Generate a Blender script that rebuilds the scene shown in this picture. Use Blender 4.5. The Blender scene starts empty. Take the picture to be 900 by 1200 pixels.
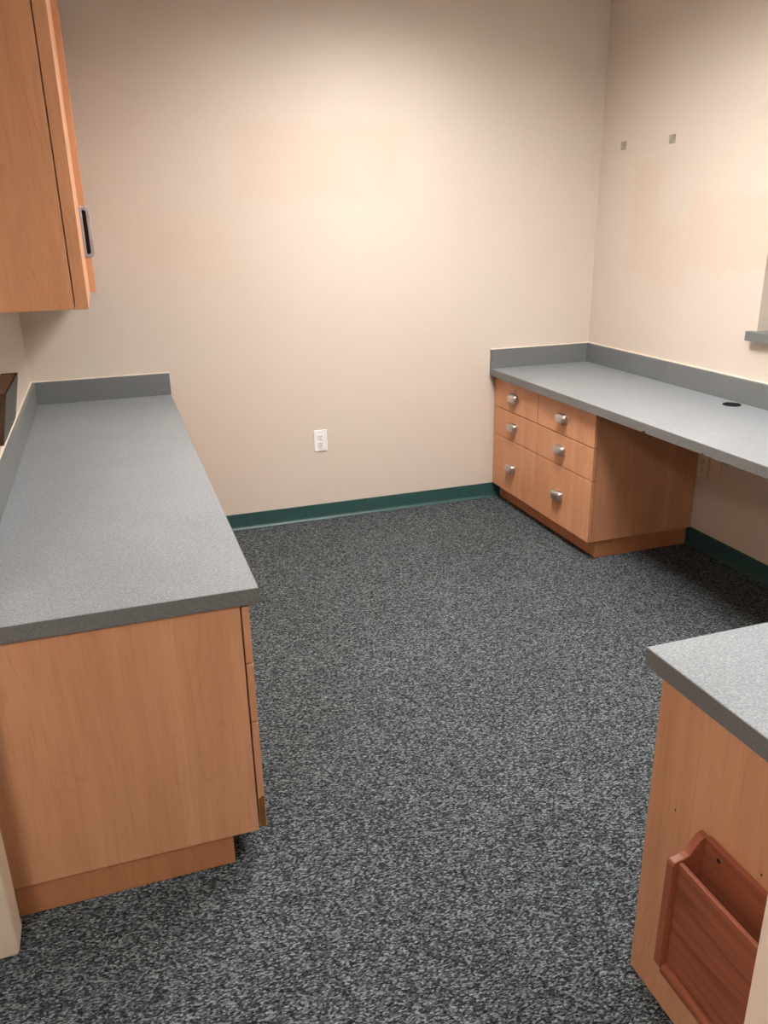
import bpy, bmesh, math, random
from mathutils import Vector, Matrix
random.seed(4)
S = bpy.context.scene
COL = S.collection

# ------------------------------------------------------------------ camera
FPX = 939.6
cam_d = bpy.data.cameras.new('camera'); cam = bpy.data.objects.new('camera', cam_d); COL.objects.link(cam)
cam_d.sensor_fit = 'VERTICAL'; cam_d.sensor_height = 24.0; cam_d.lens = FPX * 24.0 / 1200.0
cam_d.clip_start = 0.02
R_ = Vector((0.94679147, -0.32132632, -0.01831124)); U_ = Vector((0.12541677, 0.31594896, 0.94045036)); F_ = Vector((0.29640604, 0.89270692, -0.33943749))
cam.matrix_world = Matrix(((R_.x, U_.x, -F_.x, 0.37884), (R_.y, U_.y, -F_.y, -4.07802), (R_.z, U_.z, -F_.z, 1.54135), (0, 0, 0, 1)))
S.camera = cam

# ------------------------------------------------------------------ world, lights, exposure
wd = bpy.data.worlds.new('world'); S.world = wd; wd.use_nodes = True
wd.node_tree.nodes['Background'].inputs[0].default_value = (0.9, 0.93, 1.0, 1); wd.node_tree.nodes['Background'].inputs[1].default_value = 0.05
S.view_settings.view_transform = 'Standard'; S.view_settings.look = 'None'
S.view_settings.gamma = 1.0; S.view_settings.exposure = 0.0; S.view_settings.use_curve_mapping = False
# ceiling troffers: (x, y, long axis, emission strength)
TROFFERS = [(1.65, -1.40, 'y', 53.0), (2.30, -2.90, 'y', 28.0), (-0.58, -4.35, 'y', 37.0)]
CEIL = 2.74

# ------------------------------------------------------------------ dimensions (metres)
W = 3.0015          # room width, right wall plane
TOP = 0.762         # worktop height
TH = 0.039          # worktop edge
SPL = 0.1045        # splash height above the worktop
YF = -3.56          # near wall, room side

# ------------------------------------------------------------------ materials
def srgb(r, g, b):
    f = lambda c: (c / 255) / 12.92 if c <= 10 else (((c / 255) + 0.055) / 1.055) ** 2.4
    return (f(r), f(g), f(b), 1)

class NT:
    def __init__(s, name):
        s.m = bpy.data.materials.new(name); s.m.use_nodes = True; s.t = s.m.node_tree
        s.b = s.t.nodes['Principled BSDF']
    def n(s, typ, **kw):
        nd = s.t.nodes.new(typ)
        for k, v in kw.items(): setattr(nd, k, v)
        return nd
    def l(s, a, b): s.t.links.new(a, b)
    def coord(s, scale=(1, 1, 1), rot=(0, 0, 0), kind='Object'):
        tc = s.n('ShaderNodeTexCoord'); mp = s.n('ShaderNodeMapping')
        mp.inputs['Scale'].default_value = scale; mp.inputs['Rotation'].default_value = rot
        s.l(tc.outputs[kind], mp.inputs['Vector']); return mp.outputs['Vector']
    def noise(s, vec, scale, detail=3, rough=0.5, dist=0.0):
        nd = s.n('ShaderNodeTexNoise'); s.l(vec, nd.inputs['Vector'])
        nd.inputs['Scale'].default_value = scale; nd.inputs['Detail'].default_value = detail
        nd.inputs['Roughness'].default_value = rough; nd.inputs['Distortion'].default_value = dist
        return nd.outputs['Fac']
    def ramp(s, fac, stops):
        r = s.n('ShaderNodeValToRGB'); s.l(fac, r.inputs['Fac'])
        e = r.color_ramp.elements
        while len(e) < len(stops): e.new(0.5)
        for i, (p, c) in enumerate(stops): e[i].position = p; e[i].color = c
        return r.outputs['Color']
    def mix(s, fac, a, b, mode='MIX'):
        m = s.n('ShaderNodeMix', data_type='RGBA', blend_type=mode)
        for sock, v in ((m.inputs[0], fac), (m.inputs[6], a), (m.inputs[7], b)):
            if isinstance(v, (int, float)): sock.default_value = v
            elif isinstance(v, tuple): sock.default_value = v
            else: s.l(v, sock)
        return m.outputs[2]
    def math(s, op, a, b=None, c=None):
        m = s.n('ShaderNodeMath', operation=op)
        for i, v in enumerate((a, b, c)):
            if v is None: continue
            if isinstance(v, (int, float)): m.inputs[i].default_value = v
            else: s.l(v, m.inputs[i])
        return m.outputs[0]
    def bump(s, h, strength, dist):
        b = s.n('ShaderNodeBump'); b.inputs['Strength'].default_value = strength; b.inputs['Distance'].default_value = dist
        s.l(h, b.inputs['Height']); s.l(b.outputs['Normal'], s.b.inputs['Normal'])
    def out(s, color, rough=0.5, metal=0.0, spec=0.5):
        if isinstance(color, tuple): s.b.inputs['Base Color'].default_value = color
        else: s.l(color, s.b.inputs['Base Color'])
        if isinstance(rough, (int, float)): s.b.inputs['Roughness'].default_value = rough
        else: s.l(rough, s.b.inputs['Roughness'])
        s.b.inputs['Metallic'].default_value = metal; s.b.inputs['Specular IOR Level'].default_value = spec
        return s.m

def plain(name, c, rough=0.5, metal=0.0, spec=0.5, var=0.05):
    m = NT(name); v = m.coord()
    n = m.noise(v, 30, 3)
    d = tuple(x * (1 - var) for x in c[:3]) + (1,); l_ = tuple(min(1, x * (1 + var)) for x in c[:3]) + (1,)
    return m.out(m.ramp(n, [(0.35, d), (0.65, l_)]), rough, metal, spec)

WALL_C = (207, 194, 180)
PATCH_C = (208, 187, 170)
def wall_mat(name, patches=(), axis='x'):
    """painted drywall; patches = rectangles (a0, a1, z0, z1) of touched-up paint in wall coordinates"""
    m = NT(name); v = m.coord(kind='Object')
    base = m.mix(m.noise(v, 1.4, 2), srgb(WALL_C[0] - 3, WALL_C[1] - 4, WALL_C[2] - 4), srgb(WALL_C[0] + 3, WALL_C[1] + 3, WALL_C[2] + 3))
    if patches:
        sep = m.n('ShaderNodeSeparateXYZ'); m.l(v, sep.inputs[0])
        wob = m.math('MULTIPLY', m.math('SUBTRACT', m.noise(v, 8, 5, 0.7), 0.5), 0.22)
        a = m.math('ADD', sep.outputs[0 if axis == 'x' else 1], wob); z = m.math('ADD', sep.outputs[2], wob)
        tot = None
        for (a0, a1, z0, z1, soft) in patches:
            f = None
            for (q, c, sg) in ((a, a0, 1), (a, a1, -1), (z, z0, 1), (z, z1, -1)):
                e = m.math('MULTIPLY', m.math('SUBTRACT', q, c), sg / soft)
                cl = m.n('ShaderNodeClamp'); m.l(e, cl.inputs[0])
                f = cl.outputs[0] if f is None else m.math('MINIMUM', f, cl.outputs[0])
            tot = f if tot is None else m.math('MAXIMUM', tot, f)
        base = m.mix(m.math('MULTIPLY', tot, 0.7), base, srgb(*PATCH_C))
    m.bump(m.noise(v, 260, 3, 0.6), 0.12, 0.002)
    return m.out(base, 0.62, 0, 0.3)

def maple(name, c_lo, c_hi, c_line, horiz=False, rough=0.42, gl=0.30):
    m = NT(name)
    sc = (9, 9, 0.9) if not horiz else (9, 0.9, 9)
    v = m.coord(scale=sc)
    n1 = m.noise(v, 1.3, 4, 0.55, 0.8)
    base = m.ramp(n1, [(0.3, c_lo), (0.7, c_hi)])
    # cathedral lines: contour bands of a stretched noise
    v2 = m.coord(scale=(3.2, 3.2, 0.75) if not horiz else (3.2, 0.75, 3.2))
    n2 = m.noise(v2, 1.5, 2, 0.5, 0.5)
    band = m.math('FRACT', m.math('MULTIPLY', n2, 22))
    line = m.ramp(band, [(0.0, (1, 1, 1, 1)), (0.12, (0, 0, 0, 1)), (0.9, (0, 0, 0, 1)), (1.0, (0.6, 0.6, 0.6, 1))])
    mask = m.ramp(m.noise(m.coord(), 3.0, 2), [(0.45, (0, 0, 0, 1)), (0.62, (1, 1, 1, 1))])
    col = m.mix(m.math('MULTIPLY', m.math('MULTIPLY', line, mask), gl), base, c_line)
    v3 = m.coord(scale=(120, 120, 5) if not horiz else (120, 5, 120))
    col = m.mix(m.math('MULTIPLY', m.ramp(m.noise(v3, 1.5, 3), [(0.5, (0, 0, 0, 1)), (0.75, (1, 1, 1, 1))]), 0.22), col, c_line)
    return m.out(col, rough, 0, 0.4)

def pine(name, c_lo, c_hi, c_line):
    """boards cut through the heart: long dark growth rings running along y"""
    m = NT(name)
    v = m.coord(scale=(1.0, 0.16, 1.0), rot=(0.06, 0, 0))
    sep = m.n('ShaderNodeSeparateXYZ'); m.l(v, sep.inputs[0])
    wob = m.math('MULTIPLY', m.noise(v, 7, 2, 0.5), 0.22)
    ring = m.math('ADD', m.math('ADD', sep.outputs[2], m.math('MULTIPLY', sep.outputs[0], 0.5)), wob)
    band = m.math('FRACT', m.math('MULTIPLY', ring, 30))
    line = m.ramp(band, [(0.0, (0, 0, 0, 1)), (0.55, (0.15, 0.15, 0.15, 1)), (0.86, (1, 1, 1, 1)), (1.0, (0, 0, 0, 1))])
    base = m.ramp(m.noise(m.coord(scale=(40, 3, 40)), 1.4, 4, 0.6), [(0.3, c_lo), (0.7, c_hi)])
    amt = m.ramp(m.noise(v, 6, 2), [(0.35, (0.15, 0.15, 0.15, 1)), (0.65, (0.8, 0.8, 0.8, 1))])
    return m.out(m.mix(m.math('MULTIPLY', line, amt), base, c_line), 0.42, 0, 0.4)

def laminate(name, c, speck=0.45, rough=0.32):
    m = NT(name); v = m.coord()
    d = tuple(x * (1 - speck) for x in c[:3]) + (1,); l_ = tuple(min(1, x * (1 + speck * 1.2)) for x in c[:3]) + (1,)
    n = m.noise(v, 210, 3, 0.7)
    col = m.ramp(n, [(0.30, d), (0.50, c), (0.70, l_)])
    big = m.noise(v, 5, 3)
    col = m.mix(0.10, col, m.ramp(big, [(0.3, d), (0.7, l_)]))
    return m.out(col, rough, 0, 0.5)

def carpet_mat():
    m = NT('carpet'); v = m.coord()
    vs = m.coord(scale=(0.85, 1.7, 1.0), rot=(0, 0, 0.6))
    n1 = m.noise(vs, 155, 2, 0.6, 0.6)
    vo = m.n('ShaderNodeTexVoronoi'); vo.inputs['Scale'].default_value = 180; m.l(vs, vo.inputs['Vector'])
    sepc = m.n('ShaderNodeSeparateColor'); m.l(vo.outputs['Color'], sepc.inputs[0])
    f = m.math('ADD', m.math('MULTIPLY', n1, 0.62), m.math('MULTIPLY', sepc.outputs[0], 0.38))
    col = m.ramp(f, [(0.30, srgb(25, 28, 28)), (0.45, srgb(56, 60, 61)), (0.57, srgb(89, 94, 96)), (0.74, srgb(148, 153, 154))])
    tint = m.ramp(m.noise(v, 60, 2), [(0.35, srgb(240, 243, 243)), (0.65, srgb(255, 250, 250))])
    col = m.mix(1.0, col, tint, 'MULTIPLY')
    worn = m.ramp(m.noise(v, 1.7, 3), [(0.3, (0.86, 0.86, 0.86, 1)), (0.7, (1, 1, 1, 1))])
    col = m.mix(1.0, col, worn, 'MULTIPLY')
    m.bump(f, 0.9, 0.008)
    return m.out(col, 0.95, 0, 0.1)

M = {}
M['wall'] = wall_mat('wall_paint')
M['wall_back'] = wall_mat('wall_paint_back', [(1.0, 1.9, 1.62, 2.03, 0.08), (0.42, 1.1, 1.2, 1.66, 0.25)], 'x')
M['wall_right'] = wall_mat('wall_paint_right', [(-0.56, -0.30, 1.25, 1.81, 0.03), (-0.78, -0.5, 1.2, 1.53, 0.03), (-1.6, -0.76, 1.30, 1.64, 0.03)], 'y')
M['carpet'] = carpet_mat()
M['ceiling'] = plain('ceiling_tile', srgb(206, 204, 200), 0.9, 0, 0.2, 0.03)
M['maple'] = maple('maple_laminate', srgb(198, 139, 101), srgb(213, 156, 116), srgb(150, 97, 64))
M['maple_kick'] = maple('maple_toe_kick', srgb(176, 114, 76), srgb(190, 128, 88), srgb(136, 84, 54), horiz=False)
M['band'] = plain('maple_edge_band', srgb(222, 172, 128), 0.4, 0, 0.4)
M['core'] = plain('bare_particle_core', srgb(132, 84, 38), 0.8, 0, 0.2, 0.15)
M['dark_core'] = plain('dark_chipped_core', srgb(46, 40, 34), 0.9, 0, 0.1, 0.2)
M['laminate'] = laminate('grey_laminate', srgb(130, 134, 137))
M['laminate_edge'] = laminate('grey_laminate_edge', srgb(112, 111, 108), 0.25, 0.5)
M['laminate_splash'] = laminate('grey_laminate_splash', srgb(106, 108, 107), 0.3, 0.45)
M['caulk'] = plain('caulk', srgb(236, 224, 204), 0.5, 0, 0.4)
M['base'] = plain('teal_vinyl_base', srgb(46, 78, 76), 0.42, 0, 0.5)
M['metal'] = plain('brushed_nickel', srgb(205, 200, 198), 0.3, 1.0, 0.5, 0.06)
M['chrome'] = plain('polished_nickel', srgb(196, 198, 210), 0.2, 0.6, 0.5, 0.04)
M['hollow_shade'] = plain('hollow_shade', srgb(44, 40, 38), 0.6, 0.2, 0.3, 0.1)  # shade in the handle's hollow, put in as a dark colour
M['white'] = plain('white_plastic', srgb(238, 234, 232), 0.35, 0, 0.5, 0.02)
M['beige_plastic'] = plain('beige_plastic', srgb(222, 200, 180), 0.4, 0, 0.5, 0.02)
M['slot'] = plain('dark_slot', srgb(40, 38, 38), 0.7, 0, 0.2)
M['black'] = plain('black_plastic', srgb(9, 9, 10), 0.6, 0, 0.2)
M['pine'] = pine('stained_pine', srgb(140, 76, 53), srgb(164, 92, 65), srgb(80, 36, 24))
M['pine_end'] = maple('stained_pine_upright', srgb(140, 76, 53), srgb(164, 92, 65), srgb(92, 44, 30))
M['walnut'] = maple('dark_walnut', srgb(66, 42, 28), srgb(88, 58, 40), srgb(40, 24, 16), horiz=True, rough=0.5)
M['walnut_top'] = maple('pale_walnut', srgb(120, 88, 64), srgb(146, 112, 84), srgb(90, 60, 42), horiz=True, rough=0.5)  # paler than the walnut of the end boards
M['grey_panel'] = plain('dark_grey_panel', srgb(74, 75, 70), 0.5, 0, 0.4, 0.12)
M['pad'] = plain('grey_felt_pad', srgb(160, 150, 134), 0.9, 0, 0.1, 0.2)
M['trim'] = plain('beige_trim_paint', srgb(216, 196, 172), 0.5, 0, 0.4, 0.02)
M['louvre'] = plain('louvre_aluminium', srgb(150, 150, 150), 0.5, 0, 0.4, 0.02)
M['lit_jamb'] = plain('warm_lit_wall_paint', srgb(240, 212, 190), 0.5, 0, 0.4, 0.02)  # wall paint made paler and pinker to carry the hall light on the jamb
M['frame'] = plain('window_frame_paint', srgb(150, 146, 138), 0.5, 0, 0.4, 0.02)
g = NT('window_glass'); g.b.inputs['Transmission Weight'].default_value = 1.0; M['glass'] = g.out((0.95, 0.98, 0.97, 1), 0.02)
d = NT('lamp_diffuser'); d.b.inputs['Emission Color'].default_value = (1.0, 0.985, 0.96, 1); M['diffuser'] = d.out((0.9, 0.9, 0.9, 1), 0.5)

# ------------------------------------------------------------------ mesh helpers
def box(bm, x0, x1, y0, y1, z0, z1, bev=0.0, seg=2):
    x0, x1 = sorted((x0, x1)); y0, y1 = sorted((y0, y1)); z0, z1 = sorted((z0, z1))
    t = bmesh.new()
    bmesh.ops.create_cube(t, size=1.0)
    for v in t.verts: v.co = Vector((x0 + (v.co.x + .5) * (x1 - x0), y0 + (v.co.y + .5) * (y1 - y0), z0 + (v.co.z + .5) * (z1 - z0)))
    if bev: bmesh.ops.bevel(t, geom=t.edges[:], offset=bev, segments=seg, affect='EDGES', profile=0.5)
    join(bm, t); return bm
def join(bm, t):
    me = bpy.data.meshes.new('tmp'); t.to_mesh(me); t.free(); bm.from_mesh(me); bpy.data.meshes.remove(me)
def B(*a, **k): return box(bmesh.new(), *a, **k)
def prism(pts, axis, a0, a1, bev=0.0, seg=2):
    """extrude polygon pts (2-D) along axis; 2-D coords are the other two axes in xyz order"""
    bm = bmesh.new()
    def P(p, a):
        return {'x': (a, p[0], p[1]), 'y': (p[0], a, p[1]), 'z': (p[0], p[1], a)}[axis]
    lo = [bm.verts.new(P(p, a0)) for p in pts]; hi = [bm.verts.new(P(p, a1)) for p in pts]
    n = len(pts)
    bm.faces.new(lo); bm.faces.new(hi[::-1])
    for i in range(n): bm.faces.new((lo[i], lo[(i + 1) % n], hi[(i + 1) % n], hi[i]))
    bmesh.ops.recalc_face_normals(bm, faces=bm.faces)
    if bev: bmesh.ops.bevel(bm, geom=[e for e in bm.edges if e.calc_face_angle(0) > 0.5], offset=bev, segments=seg, affect='EDGES', profile=0.5)
    return bm
def lathe(profile, center, axis='z', seg=32):
    """profile: (radius, height) list"""
    bm = bmesh.new(); rings = []
    c = Vector(center)
    for r, h in profile:
        ring = []
        for k in range(seg):
            a = 2 * math.pi * k / seg
            p = {'z': (r * math.cos(a), r * math.sin(a), h), 'x': (h, r * math.cos(a), r * math.sin(a)), 'y': (r * math.cos(a), h, r * math.sin(a))}[axis]
            ring.append(bm.verts.new(c + Vector(p)))
        rings.append(ring)
    for a, b in zip(rings, rings[1:]):
        for k in range(seg): bm.faces.new((a[k], a[(k + 1) % seg], b[(k + 1) % seg], b[k]))
    bm.faces.new(rings[0]); bm.faces.new(rings[-1])
    bmesh.ops.recalc_face_normals(bm, faces=bm.faces); return bm
def sweep(path, w, t, side):
    """strap of width w (along 'side') and thickness t swept along a planar path, rounded section"""
    bm = bmesh.new(); rings = []; side = Vector(side).normalized()
    sec = []
    ns = 12
    for k in range(ns):   # super-ellipse section
        a = 2 * math.pi * k / ns; ca, sa = math.cos(a), math.sin(a)
        f = lambda c: math.copysign(abs(c) ** 0.55, c)
        sec.append((f(ca) * w / 2, f(sa) * t / 2))
    n = len(path)
    for i, p in enumerate(path):
        p = Vector(p); q0 = Vector(path[max(0, i - 1)]); q1 = Vector(path[min(n - 1, i + 1)])
        tan = (q1 - q0).normalized(); nor = tan.cross(side).normalized()
        rings.append([bm.verts.new(p + side * a + nor * b) for a, b in sec])
    for a, b in zip(rings, rings[1:]):
        for k in range(ns): bm.faces.new((a[k], a[(k + 1) % ns], b[(k + 1) % ns], b[k]))
    bm.faces.new(rings[0]); bm.faces.new(rings[-1])
    bmesh.ops.recalc_face_normals(bm, faces=bm.faces); return bm

def mesh_obj(name, me, parent=None, loc=(0, 0, 0)):
    o = bpy.data.objects.new(name, me); COL.objects.link(o); o.location = loc
    if parent: o.parent = parent
    return o
def world_loc(o):
    v = Vector((0, 0, 0))
    while o: v = v + Vector(o.location); o = o.parent
    return v
def obj(name, bm, mat, parent=None, origin=None, smooth=False):
    """bm in world coordinates -> one mesh object, origin at its base centre (or at 0,0,0 for the setting)"""
    if origin is None:
        xs = [v.co for v in bm.verts]
        lo = Vector((min(c.x for c in xs), min(c.y for c in xs), min(c.z for c in xs))); hi = Vector((max(c.x for c in xs), max(c.y for c in xs), max(c.z for c in xs)))
        origin = Vector(((lo.x + hi.x) / 2, (lo.y + hi.y) / 2, lo.z))
    origin = Vector(origin)
    bmesh.ops.translate(bm, vec=-origin, verts=bm.verts)
    me = bpy.data.meshes.new(name); bm.to_mesh(me); bm.free(); me.materials.append(mat)
    if smooth:
        for p in me.polygons: p.use_smooth = True
        me.set_sharp_from_angle(angle=math.radians(40))
    return mesh_obj(name, me, parent, origin - (world_loc(parent) if parent else Vector((0, 0, 0))))
def thing(name, label, cat, loc, group=None):
    o = bpy.data.objects.new(name, None); COL.objects.link(o); o.location = loc; o.empty_display_size = 0.05
    return tag(o, label, cat, group)
def tag(o, label, cat, group=None):
    o['label'] = label; o['category'] = cat
    if group: o['group'] = group
    return o
def struct(name, bm, mat, parent=None):
    o = obj(name, bm, mat, parent, origin=(0, 0, 0)); o['kind'] = 'structure'; return o
def copy_tree(o, parent, loc):
    c = o.copy(); COL.objects.link(c); c.parent = parent; c.location = loc
    for ch in o.children: copy_tree(ch, c, ch.location)
    return c

# ------------------------------------------------------------------ the setting
YB = -6.2; XL = -1.6
struct('floor', B(XL - .12, W + .12, YB, 0.12, -0.08, 0.0), M['carpet'])
struct('ceiling', B(XL - .12, W + .12, YB, 0.12, CEIL, CEIL + 0.06), M['ceiling'])
struct('wall_back', B(-0.12, W + 0.12, 0.0, 0.12, 0, CEIL), M['wall_back'])
WY0, WY1, WZ0, WZ1 = -2.25, -1.286, 1.035, 2.1     # opening in the right wall
bm = bmesh.new()
box(bm, W, W + .12, WY1, 0.0, 0, CEIL); box(bm, W, W + .12, YB, WY0, 0, CEIL)
box(bm, W, W + .12, WY0, WY1, 0, WZ0); box(bm, W, W + .12, WY0, WY1, WZ1, CEIL)
bmesh.ops.remove_doubles(bm, verts=bm.verts, dist=1e-5)
struct('wall_right', bm, M['wall_right'])
struct('wall_left', B(-0.12, 0.0, -2.44, 0.0, 0, CEIL), M['wall'])
struct('trim_1', B(-0.128, 0.0115, -2.516, -2.428, 0, CEIL, bev=0.010, seg=4), M['trim'])
struct('wall_front', B(0.998, W, YF - 0.12, YF, 0, CEIL), M['wall'])
struct('lit_jamb_face', B(0.986, 0.998, YF - 0.122, YF + .0005, 0, CEIL, bev=0.0015), M['lit_jamb'])  # end face of the near wall, hall light put into its colour
struct('wall_hall_left', B(XL - .12, XL, YB, -2.44, 0, CEIL), M['wall'])
struct('wall_hall_far', B(XL, -0.12, -2.44, -2.32, 0, CEIL), M['wall'])
struct('wall_hall_rear', B(XL, W, YB - 0.1, YB, 0, CEIL), M['wall'])

# cove base: flat face with a flared toe
def cove(h=0.088):
    pr = [(0.0, 0.0), (0.0, h), (0.0022, h), (0.0032, h - .0015), (0.0032, 0.022), (0.0042, 0.014), (0.007, 0.008), (0.0115, 0.0035), (0.0145, 0.002), (0.0145, 0.0)]
    return pr
struct('baseboard_back', prism([(-d, z) for d, z in cove()], 'x', 0.60, 2.46), M['base'])
struct('baseboard_right', prism([(W - d, z) for d, z in cove()], 'y', YF, -0.95), M['base'])

# window opening in the right wall: sill, frame and pane
win = struct('window_1', prism([(WY0, WZ0), (WY1, WZ0), (WY1, WZ1), (WY0, WZ1)], 'x', W + .085, W + .118), M['frame'])
bpy.data.objects.remove(win)
bm = bmesh.new()
for (y0, y1, z0, z1) in ((WY0, WY0 + .045, WZ0 + .04, WZ1), (WY1 - .045, WY1, WZ0 + .04, WZ1), (WY0 + .045, WY1 - .045, WZ1 - .045, WZ1), (WY0 + .045, WY1 - .045, WZ0 + .04, WZ0 + .085)):
    box(bm, W + .075, W + .118, y0, y1, z0, z1, bev=0.002)
win = struct('window_1', bm, M['frame'])
obj('pane', B(W + .094, W + .099, WY0 + .045, WY1 - .045, WZ0 + .085, WZ1 - .045), M['glass'], win)
bm = B(W + .0, W + .118, WY0, WY1, WZ0, WZ0 + .04); box(bm, W - .035, W + .002, WY0 - .035, WY1 + .03, WZ0, WZ0 + .04, bev=0.002)
obj('window_sill', bm, M['laminate_splash'], win)
struct('wall_beyond', B(W + 0.7, W + 0.75, -4.2, -0.4, 0, CEIL), M['wall'])

# ------------------------------------------------------------------ ceiling fixtures
def troffer(x, y, ax, e, label):
    """parabolic troffer: shallow housing, lit tray, crossed louvre blades"""
    hx, hy = (0.6, 0.3) if ax == 'x' else (0.3, 0.6)
    D = 0.050; f = 0.02; zt = CEIL - 0.0005; zb = CEIL - D
    t = thing('ceiling_light', label, 'light', (x, y, zb))
    bm = bmesh.new()
    for a in ((x - hx, x + hx, y - hy, y - hy + f), (x - hx, x + hx, y + hy - f, y + hy), (x - hx, x - hx + f, y - hy + f, y + hy - f), (x + hx - f, x + hx, y - hy + f, y + hy - f)):
        box(bm, *a, zb, zt)
    obj('frame', bm, M['white'], t)
    m = M['diffuser'].copy(); m.node_tree.nodes['Principled BSDF'].inputs['Emission Strength'].default_value = e
    obj('diffuser', B(x - hx + f, x + hx - f, y - hy + f, y + hy - f, CEIL - .007, zt), m, t)
    nx, ny = (8, 4) if ax == 'x' else (4, 8)
    zl = CEIL - .012
    for n, h, k in ((nx, hx, 0), (ny, hy, 1)):
        step = (2 * h - 2 * f) / n; first = None
        for i in range(1, n):
            p = -h + f + i * step
            if first is None:
                bm = B(x + p - .001, x + p + .001, y - hy + f, y + hy - f, zb, zl) if k == 0 else B(x - hx + f, x + hx - f, y + p - .001, y + p + .001, zb, zl)
                first = obj('louvre_blade', bm, M['louvre'], t); p0 = p
            else:
                c = first.copy(); COL.objects.link(c); c.parent = t; c.location = first.location + Vector((p - p0, 0, 0) if k == 0 else (0, p - p0, 0))
troffer(*TROFFERS[0], 'louvred ceiling light above the middle of the carpet, nearest the back wall')
troffer(*TROFFERS[1], 'louvred ceiling light above the near right worktop')
troffer(*TROFFERS[2], 'louvred ceiling light over the entrance outside the room')

# ------------------------------------------------------------------ pulls
def pull_path(L, proj, r, n=6):
    """2-D D-shape: (along, out)"""
    p = [(-L / 2, 0.0), (-L / 2, proj - r)]
    for k in range(1, n + 1):
        a = math.pi - (math.pi / 2) * k / n
        p.append((-L / 2 + r + r * math.cos(a), proj - r + r * math.sin(a)))
    q = [(-a, b) for a, b in p[::-1]]
    return p + q
def make_pull(name, parent, loc, L, proj, w, t, along, out, mat, plate=None):
    side = Vector(along).cross(Vector(out))
    path = [Vector(along) * a + Vector(out) * b for a, b in pull_path(L, proj, min(0.015, proj * .5))]
    bm = sweep(path, w, t, side)
    if plate:
        pw, pt = plate
        ext = Vector(along) * (L / 2 + .004) + side * (pw / 2)
        lo = -ext; hi = ext + Vector(out) * pt
        box(bm, lo.x, hi.x, lo.y, hi.y, lo.z, hi.z, bev=0.001)
    me = bpy.data.meshes.new(name); bm.to_mesh(me); bm.free(); me.materials.append(mat)
    for p in me.polygons: p.use_smooth = True
    me.set_sharp_from_angle(angle=math.radians(35))
    return mesh_obj(name, me, parent, Vector(loc) - world_loc(parent))

def make_cup(name, parent, loc, sx, L=.088, H=.054, out=.028):
    """bin pull: half shell on the drawer face (out along sx*x), open underneath"""
    bm = bmesh.new(); n, m = 20, 10
    f = lambda c, e: math.copysign(abs(c) ** e, c)
    def shell(k):
        rows = []
        for j in range(m + 1):
            th = math.radians(-30 + 120 * j / m)          # from the open lower lip up to the top
            row = []
            for i in range(n + 1):
                ph = math.pi * i / n
                y = -f(math.cos(ph), .55) * (L / 2 - k); r = f(math.sin(ph), .55)
                row.append(bm.verts.new((sx * (f(math.cos(th), .7) * r * (out - k)), y, f(math.sin(th), .7) * (H / 2 - k) * (r if th > 0 else 1) - .002)))
            rows.append(row)
        for a, b in zip(rows, rows[1:]):
            for i in range(n):
                bm.faces.new((a[i], a[i + 1], b[i + 1], b[i]))
        return rows
    o_ = shell(0); i_ = shell(.0025)
    for i in range(n): bm.faces.new((o_[0][i], o_[0][i + 1], i_[0][i + 1], i_[0][i]))
    bmesh.ops.remove_doubles(bm, verts=bm.verts, dist=1e-6)
    bmesh.ops.recalc_face_normals(bm, faces=bm.faces)
    me = bpy.data.meshes.new(name); bm.to_mesh(me); bm.free(); me.materials.append(M['metal'])
    for p in me.polygons: p.use_smooth = True
    me.set_sharp_from_angle(angle=math.radians(50))
    return mesh_obj(name, me, parent, Vector(loc) - world_loc(parent))

# ------------------------------------------------------------------ worktops
def edge_profile(z1, z0): return z0, z1
def left_worktop():
    XE, YE = 0.629, -2.405
    t = thing('worktop', 'long grey speckled laminate worktop along the left wall with raised splash', 'worktop', (XE / 2, YE / 2, TOP - TH))
    obj('top', B(0.002, XE - .0015, YE + .0015, -0.002, TOP - TH, TOP), M['laminate'], t)
    bm = B(XE - .0015, XE, YE, -0.002, TOP - TH, TOP - .0008); box(bm, 0.002, XE - .0015, YE, YE + .0015, TOP - TH, TOP - .0008)
    obj('edge_band', bm, M['laminate_edge'], t)
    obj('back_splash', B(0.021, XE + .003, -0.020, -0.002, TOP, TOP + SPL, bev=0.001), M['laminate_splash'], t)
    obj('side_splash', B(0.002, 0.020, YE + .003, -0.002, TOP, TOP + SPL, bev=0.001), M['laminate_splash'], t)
    bm = B(0.003, XE + .002, -0.006, -0.0005, TOP + SPL, TOP + SPL + .004); box(bm, 0.0005, 0.006, YE + .003, -0.006, TOP + SPL, TOP + SPL + .004)
    obj('caulk_line', bm, M['caulk'], t)
    return t
left_worktop()

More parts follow.
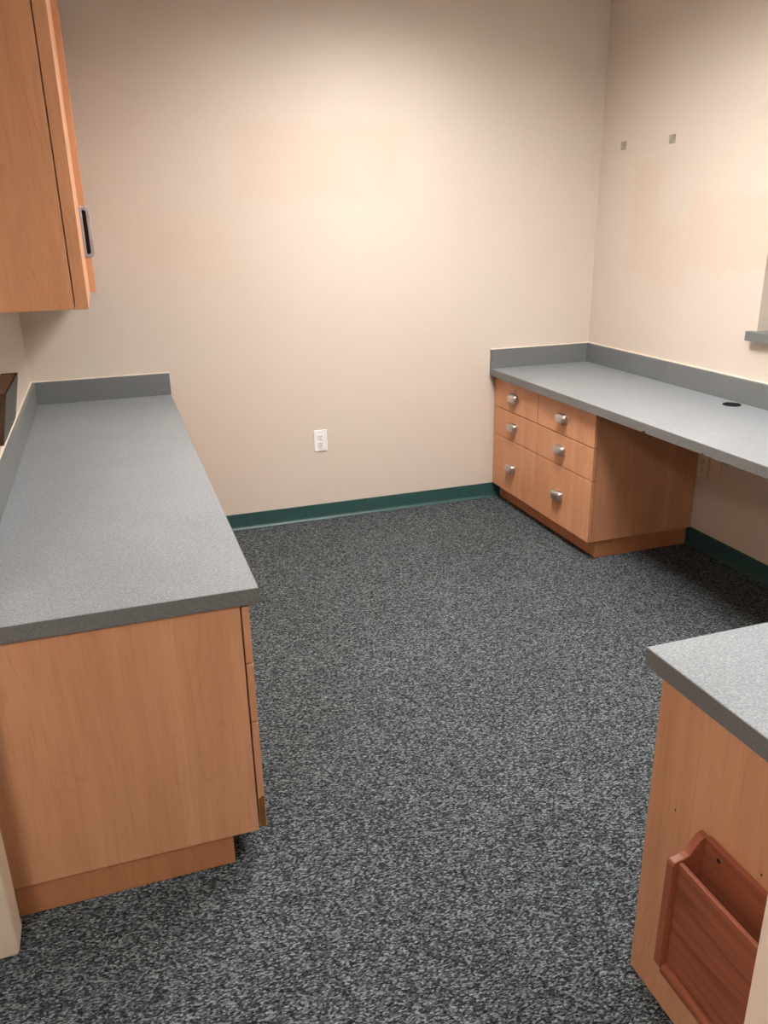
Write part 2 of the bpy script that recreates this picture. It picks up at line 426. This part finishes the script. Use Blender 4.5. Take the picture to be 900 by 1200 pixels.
def right_worktop():
    X0 = 2.3735; Y0 = YF + .002; XE = W - .002
    t = thing('worktop', 'long grey speckled laminate desk top along the right wall with raised splash', 'worktop', ((X0 + W) / 2, Y0 / 2, TOP - TH))
    obj('top', B(X0 + .003, XE, Y0, -0.002, TOP - TH, TOP), M['laminate'], t)
    # front edge band with two small chips along its lower edge
    zb, zt = TOP - TH, TOP - .0008
    pts = [(Y0, zt), (Y0, zb)]
    for yc, w_, h_ in ((-1.77, .022, .006), (-1.418, .03, .009)):
        pts += [(yc - w_ / 2, zb), (yc - w_ / 3, zb + h_ * .8), (yc, zb + h_), (yc + w_ / 4, zb + h_ * .5), (yc + w_ / 2, zb)]
    pts += [(-0.002, zb), (-0.002, zt)]
    obj('edge_band', prism(pts, 'x', X0, X0 + .003), M['laminate_edge'], t)
    obj('bare_core', B(X0 + .0012, X0 + .0029, -1.80, -1.40, zb - .0005, zb + .011), M['dark_core'], t)
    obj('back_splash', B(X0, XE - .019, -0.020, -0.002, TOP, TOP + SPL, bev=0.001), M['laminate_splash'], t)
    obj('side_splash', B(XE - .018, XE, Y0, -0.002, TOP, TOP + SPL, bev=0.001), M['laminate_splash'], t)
    bm = B(X0 + .001, XE, -0.007, -0.0005, TOP + SPL, TOP + SPL + .005); box(bm, XE - .004, W - .0005, Y0, -0.007, TOP + SPL, TOP + SPL + .005)
    obj('caulk_line', bm, M['caulk'], t)
    obj('added_shade_panel', B(2.44, XE - .015, -2.268, -2.25, 0.001, TOP - TH - .0005), M['maple'], t)  # unseen panel added to darken the knee space, placed like a desk support
    gr = obj('cable_grommet', lathe([(0.0385, -.0005), (0.0385, .0028), (0.036, .0042), (0.029, .0042), (0.0275, .002), (0.0275, .001)], (2.924, -1.28, TOP), seg=40), M['black'], t, smooth=True)
    obj('grommet_cap', lathe([(0.0268, .0005), (0.0268, .0022), (0.0255, .003), (0.012, .0026), (0.004, .0024)], (2.924, -1.28, TOP), seg=32), M['black'], gr, smooth=True)
    return t
right_worktop()

def near_worktop():
    X0, Y1 = 1.2845, -2.9415; X1 = 2.371; Y0 = YF + .002
    t = thing('worktop', 'short grey speckled laminate desk top in the near right corner with a sharp exposed corner', 'worktop', ((X0 + X1) / 2, (Y0 + Y1) / 2, TOP - TH))
    obj('top', B(X0 + .0015, X1, Y0, Y1 - .0015, TOP - TH, TOP), M['laminate'], t)
    bm = B(X0, X0 + .0015, Y0, Y1, TOP - TH, TOP - .0008); box(bm, X0 + .0015, X1, Y1 - .0015, Y1, TOP - TH, TOP - .0008)
    obj('edge_band', bm, M['laminate_edge'], t)
    return t
near_worktop()
# end panel that carries it
t = thing('desk_end_panel', 'plain maple end panel standing on the carpet under the near right worktop', 'desk panel', (1.297, -3.27, 0))
obj('panel', B(1.2875, 1.306, YF + .002, -2.994, 0.001, TOP - TH - .0005, bev=0.001), M['maple'], t)
for y, z in ((-3.071, .477), (-3.285, .516)):
    obj('nail_hole', lathe([(.0024, -.0004), (.0024, -.0002), (.001, -.0006)], (1.2875, y, z), 'x', 12), M['slot'], t)

# ------------------------------------------------------------------ base cabinets
def left_cabinet():
    XC, YP = 0.583, -2.4; ZK = 0.0855; ZT = TOP - TH - .0005
    t = thing('drawer_cabinet', 'maple base cabinet under the left worktop, seen from its broad end panel', 'cabinet', (0.29, -1.2, 0))
    obj('end_panel', B(0.002, XC, YP, YP + .018, ZK, ZT, bev=0.0008), M['maple'], t)
    obj('carcass', B(0.002, XC - .002, YP + .0185, -0.02, ZK + .001, ZT), M['core'], t)
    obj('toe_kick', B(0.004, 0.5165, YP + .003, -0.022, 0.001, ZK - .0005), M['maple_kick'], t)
    XD0, XD1 = 0.5868, 0.6035
    rows = ((.5695, .7165), (.4075, .5655), (.0925, .4035))
    n = 3; ln = (2.4 - .022) / n; first = None
    for c in range(n):
        y0 = YP + .0005 + c * ln; y1 = y0 + ln - .004
        for ri, (z0, z1) in enumerate(rows):
            dr = obj('drawer', B(XD0, XD1, y0, y1, z0, z1, bev=0.0012), M['maple'], t)
            yc = (y0 + y1) / 2; zc = (z0 + z1) / 2 + (0.05 if ri == 2 else 0)
            if first is None: first = make_cup('pull', dr, (XD1, yc, zc), 1, out=.022)
            else:
                q = first.copy(); COL.objects.link(q); q.parent = dr; q.location = Vector((XD1, yc, zc)) - world_loc(dr)
            if c == 0:   # near end of the fronts: edge banding, torn off the bottom front's lower part
                zb = z0 + .002 if ri < 2 else .184
                band = prism([(XD0 + .0012, zb + (.0 if ri < 2 else -.004)), (XD1 - .0012, zb + (.0 if ri < 2 else .006)), (XD1 - .0012, z1 - .002), (XD0 + .0012, z1 - .002)], 'y', y0 - .0012, y0 + .0002)
                b_ = obj('edge_band', band, M['maple'], dr)
                if ri == 2:
                    cr = obj('bare_core', B(XD0 + .0008, XD1 - .0008, y0 - .0004, y0 + .0006, z0 + .001, .186), M['core'], dr); cr['label'] = 'torn brown particle core at the foot of the drawer front'
    return t
left_cabinet()

def right_cabinet():
    XF = 2.4065; XC = 2.4275; YN = -1.0255; ZK = 0.0872; ZT = TOP - TH - .0005
    t = thing('drawer_cabinet', 'maple six-drawer desk cabinet in the far right corner under the desk top', 'cabinet', (2.7, -0.51, 0))
    obj('side_panel', B(XC, W - .0035, YN, YN + .018, ZK, ZT, bev=0.0008), M['maple'], t)
    obj('carcass', B(XC + .0005, W - .0165, YN + .0185, -0.003, ZK + .001, ZT), M['core'], t)
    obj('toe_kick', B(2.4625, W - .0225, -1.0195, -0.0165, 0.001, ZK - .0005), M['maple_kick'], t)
    rows = ((.5550, .7120), (.3970, .5510), (.0900, .3930))
    cols = ((-.5035, -.0065), (-1.0285, -.5075))
    first = None
    ph = {(0, 0): (-.262, .634), (0, 1): (-.264, .474), (0, 2): (-.258, .240), (1, 0): (-.768, .634), (1, 1): (-.764, .476), (1, 2): (-.762, .243)}
    for ci, (y0, y1) in enumerate(cols):
        for ri, (z0, z1) in enumerate(rows):
            dr = obj('drawer', B(XF, XC - .003, y0, y1, z0, z1, bev=0.0014), M['maple'], t)
            yc, zc = ph[ci, ri]; yc += .02
            if first is None: first = make_cup('pull', dr, (XF, yc, zc), -1)
            else:
                q = first.copy(); COL.objects.link(q); q.parent = dr; q.location = Vector((XF, yc, zc)) - world_loc(dr)
            if ci == 0 and ri == 0:
                lk = obj('lock', lathe([(.0075, .0), (.0075, -.0025), (.006, -.0035)], (XF, yc - .005, .676), 'x', 20), M['metal'], dr, smooth=True)
                lk['label'] = 'small round lock above the pull'
    return t
right_cabinet()

# ------------------------------------------------------------------ wall cabinet
def wall_cabinet():
    X1 = 0.3296; YN = -1.4325; Z0 = 1.3125; Z1 = 2.42
    t = thing('wall_cabinet', 'maple wall cabinet high on the left wall with one door slightly ajar', 'wall cabinet', (0.15, -0.72, Z0))
    obj('carcass', B(0.001, 0.289, YN, -0.004, Z0, Z1, bev=0.0008), M['maple'], t)
    d1 = obj('door', B(0.2925, X1, YN + .001, -0.748, Z0 - .001, Z1, bev=0.0015), M['maple'], t)
    make_pull('handle', d1, (X1, -0.785, 1.528), .165, .030, .024, .016, (0, 0, 1), (1, 0, 0), M['chrome'], plate=(.024, .009))
    hd = d1.children[0]
    sh = obj('grip_shade', B(X1 + .006, X1 + .026, -0.7755, -0.7735, 1.528 - .076, 1.528 + .076), M['hollow_shade'], hd)  # dark sheet standing for the shadow between bar and plate
    # second door, hinged at the far wall, free edge standing 2 cm proud
    L = 0.722; th = 0.0371; a = math.asin(0.0225 / L)
    bm = bmesh.new(); box(bm, -th, 0, -L, 0, 0, Z1 - Z0, bev=0.0015)
    bmesh.ops.rotate(bm, cent=(0, 0, 0), matrix=Matrix.Rotation(a, 3, 'Z'), verts=bm.verts)
    bmesh.ops.translate(bm, vec=(X1, -0.0235, Z0), verts=bm.verts)
    d2 = obj('door', bm, M['maple'], t)
    return t
wall_cabinet()

# ------------------------------------------------------------------ wooden wall pockets
def near_pocket():
    XW = 1.287; YA = -3.150; YB_ = -3.515; th = .017
    t = thing('wall_pocket', 'reddish brown wooden file pocket screwed to the near right end panel', 'file pocket', (XW - .035, (YA + YB_) / 2, .2))
    # end boards: S-curved top between wall side and front
    zt, zf, zb = .499, .456, .205; xo = XW - .076
    top = [(XW, zt - .006), (XW - .006, zt), (XW - .016, zt - .001), (XW - .024, zt - .008), (XW - .032, zt - .021), (XW - .042, zt - .033), (XW - .052, zt - .038), (XW - .062, zt - .040), (xo + .004, zf + .001), (xo, zf - .006)]
    prof = top + [(xo - .002, zb + .012), (xo + .003, zb + .001), (xo + .012, zb - .005), (XW, zb - .012)]
    for y in (YA - th, YB_):
        obj('end_board', prism([(p[0] - .0005, p[1]) for p in prof], 'y', y, y + th, bev=0.002, seg=2), M['pine_end'], t)
    obj('back_board', B(XW - .0125, XW - .0005, YB_ + th + .0003, YA - th - .0003, zb, zt - .001, bev=0.001), M['pine'], t)
    # front board, standing a little inside the end boards
    obj('front_board', prism([(xo + .012, .222), (xo + .021, .222), (xo + .021, .456), (xo + .012, .456)], 'y', YB_ + th + .0003, YA - th - .0003, bev=0.0015), M['pine'], t)
    obj('bottom_board', B(xo + .024, XW - .013, YB_ + th + .0003, YA - th - .0003, .205, .215), M['pine'], t)
    bm = prism([(xo - .002 + .016 + .014 * math.cos(k * math.pi / 8), .205 + .014 * math.sin(k * math.pi / 8)) for k in range(16)], 'y', YB_ + th + .0003, YA - th - .0003)
    obj('bottom_rail', bm, M['pine'], t, smooth=True)
    sc = obj('screw', lathe([(.0045, .0), (.0045, -.0012), (.003, -.002)], (XW - .0125, -3.205, .478), 'x', 16), M['slot'], t)
    sc['label'] = 'dark screw head in the back board'
near_pocket()

def left_pocket():
    Z0 = 0.906; Z1 = 1.066; Y0, Y1 = -1.39, -0.971
    t = thing('wall_pocket', 'small dark brown box with a slanted grey face on the left wall above the worktop', 'file pocket', (0.02, -1.18, Z0))
    side = [(0.0005, Z0), (0.020, Z0), (0.052, Z1), (0.0005, Z1)]
    for y in (Y0, Y1 - .012): obj('end_board', prism(side, 'y', y, y + .012), M['walnut'], t)
    obj('top_board', B(0.0005, 0.0475, Y0 + .0125, Y1 - .0125, Z1 - .014, Z1 - .002), M['walnut_top'], t)
    fr = obj('front_panel', prism([(0.0205, Z0), (0.0225, Z0), (0.0555, Z1 + .001), (0.0535, Z1 + .001)], 'y', Y0, Y1), M['grey_panel'], t)
    fr['label'] = 'dark grey slanted face'
left_pocket()

# ------------------------------------------------------------------ outlets
def outlet(label, c, normal, mat, group=None, blank=False):
    """duplex outlet centred at c on a wall whose inward normal is -y or -x"""
    t = thing('wall_outlet', label, 'outlet', c, group)
    def fr(a0, a1, o0, o1, z0, z1, bev=0, seg=2):
        x, y, z = c
        if normal == '-y': return B(x + a0, x + a1, y - o1, y - o0, z + z0, z + z1, bev=bev, seg=seg)
        return B(x - o1, x - o0, y + a0, y + a1, z + z0, z + z1, bev=bev, seg=seg)
    obj('cover_plate', fr(-.036, .036, .0003, .006, -.058, .058, bev=.0025), mat, t)
    if blank:
        for dz in (-.042, .042): obj('screw', fr(-.003, .003, .0058, .0068, dz - .003, dz + .003, bev=.0008), mat, t)
        return
    for dz in (-.0195, .0195):
        r = obj('receptacle', fr(-.0165, .0165, .0058, .0085, dz - .0145, dz + .0145, bev=.005 if False else .001), mat, t)
        for a in (-.0065, .0065): obj('slot', fr(a - .0016, a + .0016, .0084, .0089, dz + .0005, dz + .0085), M['slot'], r)
        obj('slot', fr(-.0026, .0026, .0084, .0089, dz - .0095, dz - .0045), M['slot'], r)
    x, y, z = c
    if normal == '-y': bm = lathe([(.003, -.006), (.003, -.0072)], c, 'y', 12)
    else: bm = lathe([(.003, -.006), (.003, -.0072)], c, 'x', 12)
    obj('screw', bm, M['metal'], t)
outlet('white duplex outlet low on the bare back wall', (1.3805, 0.0, .447), '-y', M['white'])
outlet('beige duplex outlet on the right wall just under the desk top, beside the drawer cabinet', (W, -1.064, .415), '-x', M['beige_plastic'])
outlet('beige blank cover plate under the desk top, farther from the drawer cabinet', (W, -1.150, .424), '-x', M['beige_plastic'], blank=True)

# ------------------------------------------------------------------ adhesive pads on the right wall
def pad(label, y, z):
    bm = B(W - .003, W - .0002, y - .022, y + .022, z - .0195, z + .0195, bev=.0008)
    tag(obj('adhesive_pad', bm, M['pad']), label, 'pad', 'grey adhesive pads on the right wall')
pad('grey square adhesive pad on the right wall, nearer the room corner', -.204, 1.890)
pad('grey square adhesive pad on the right wall, farther from the room corner', -.594, 1.887)
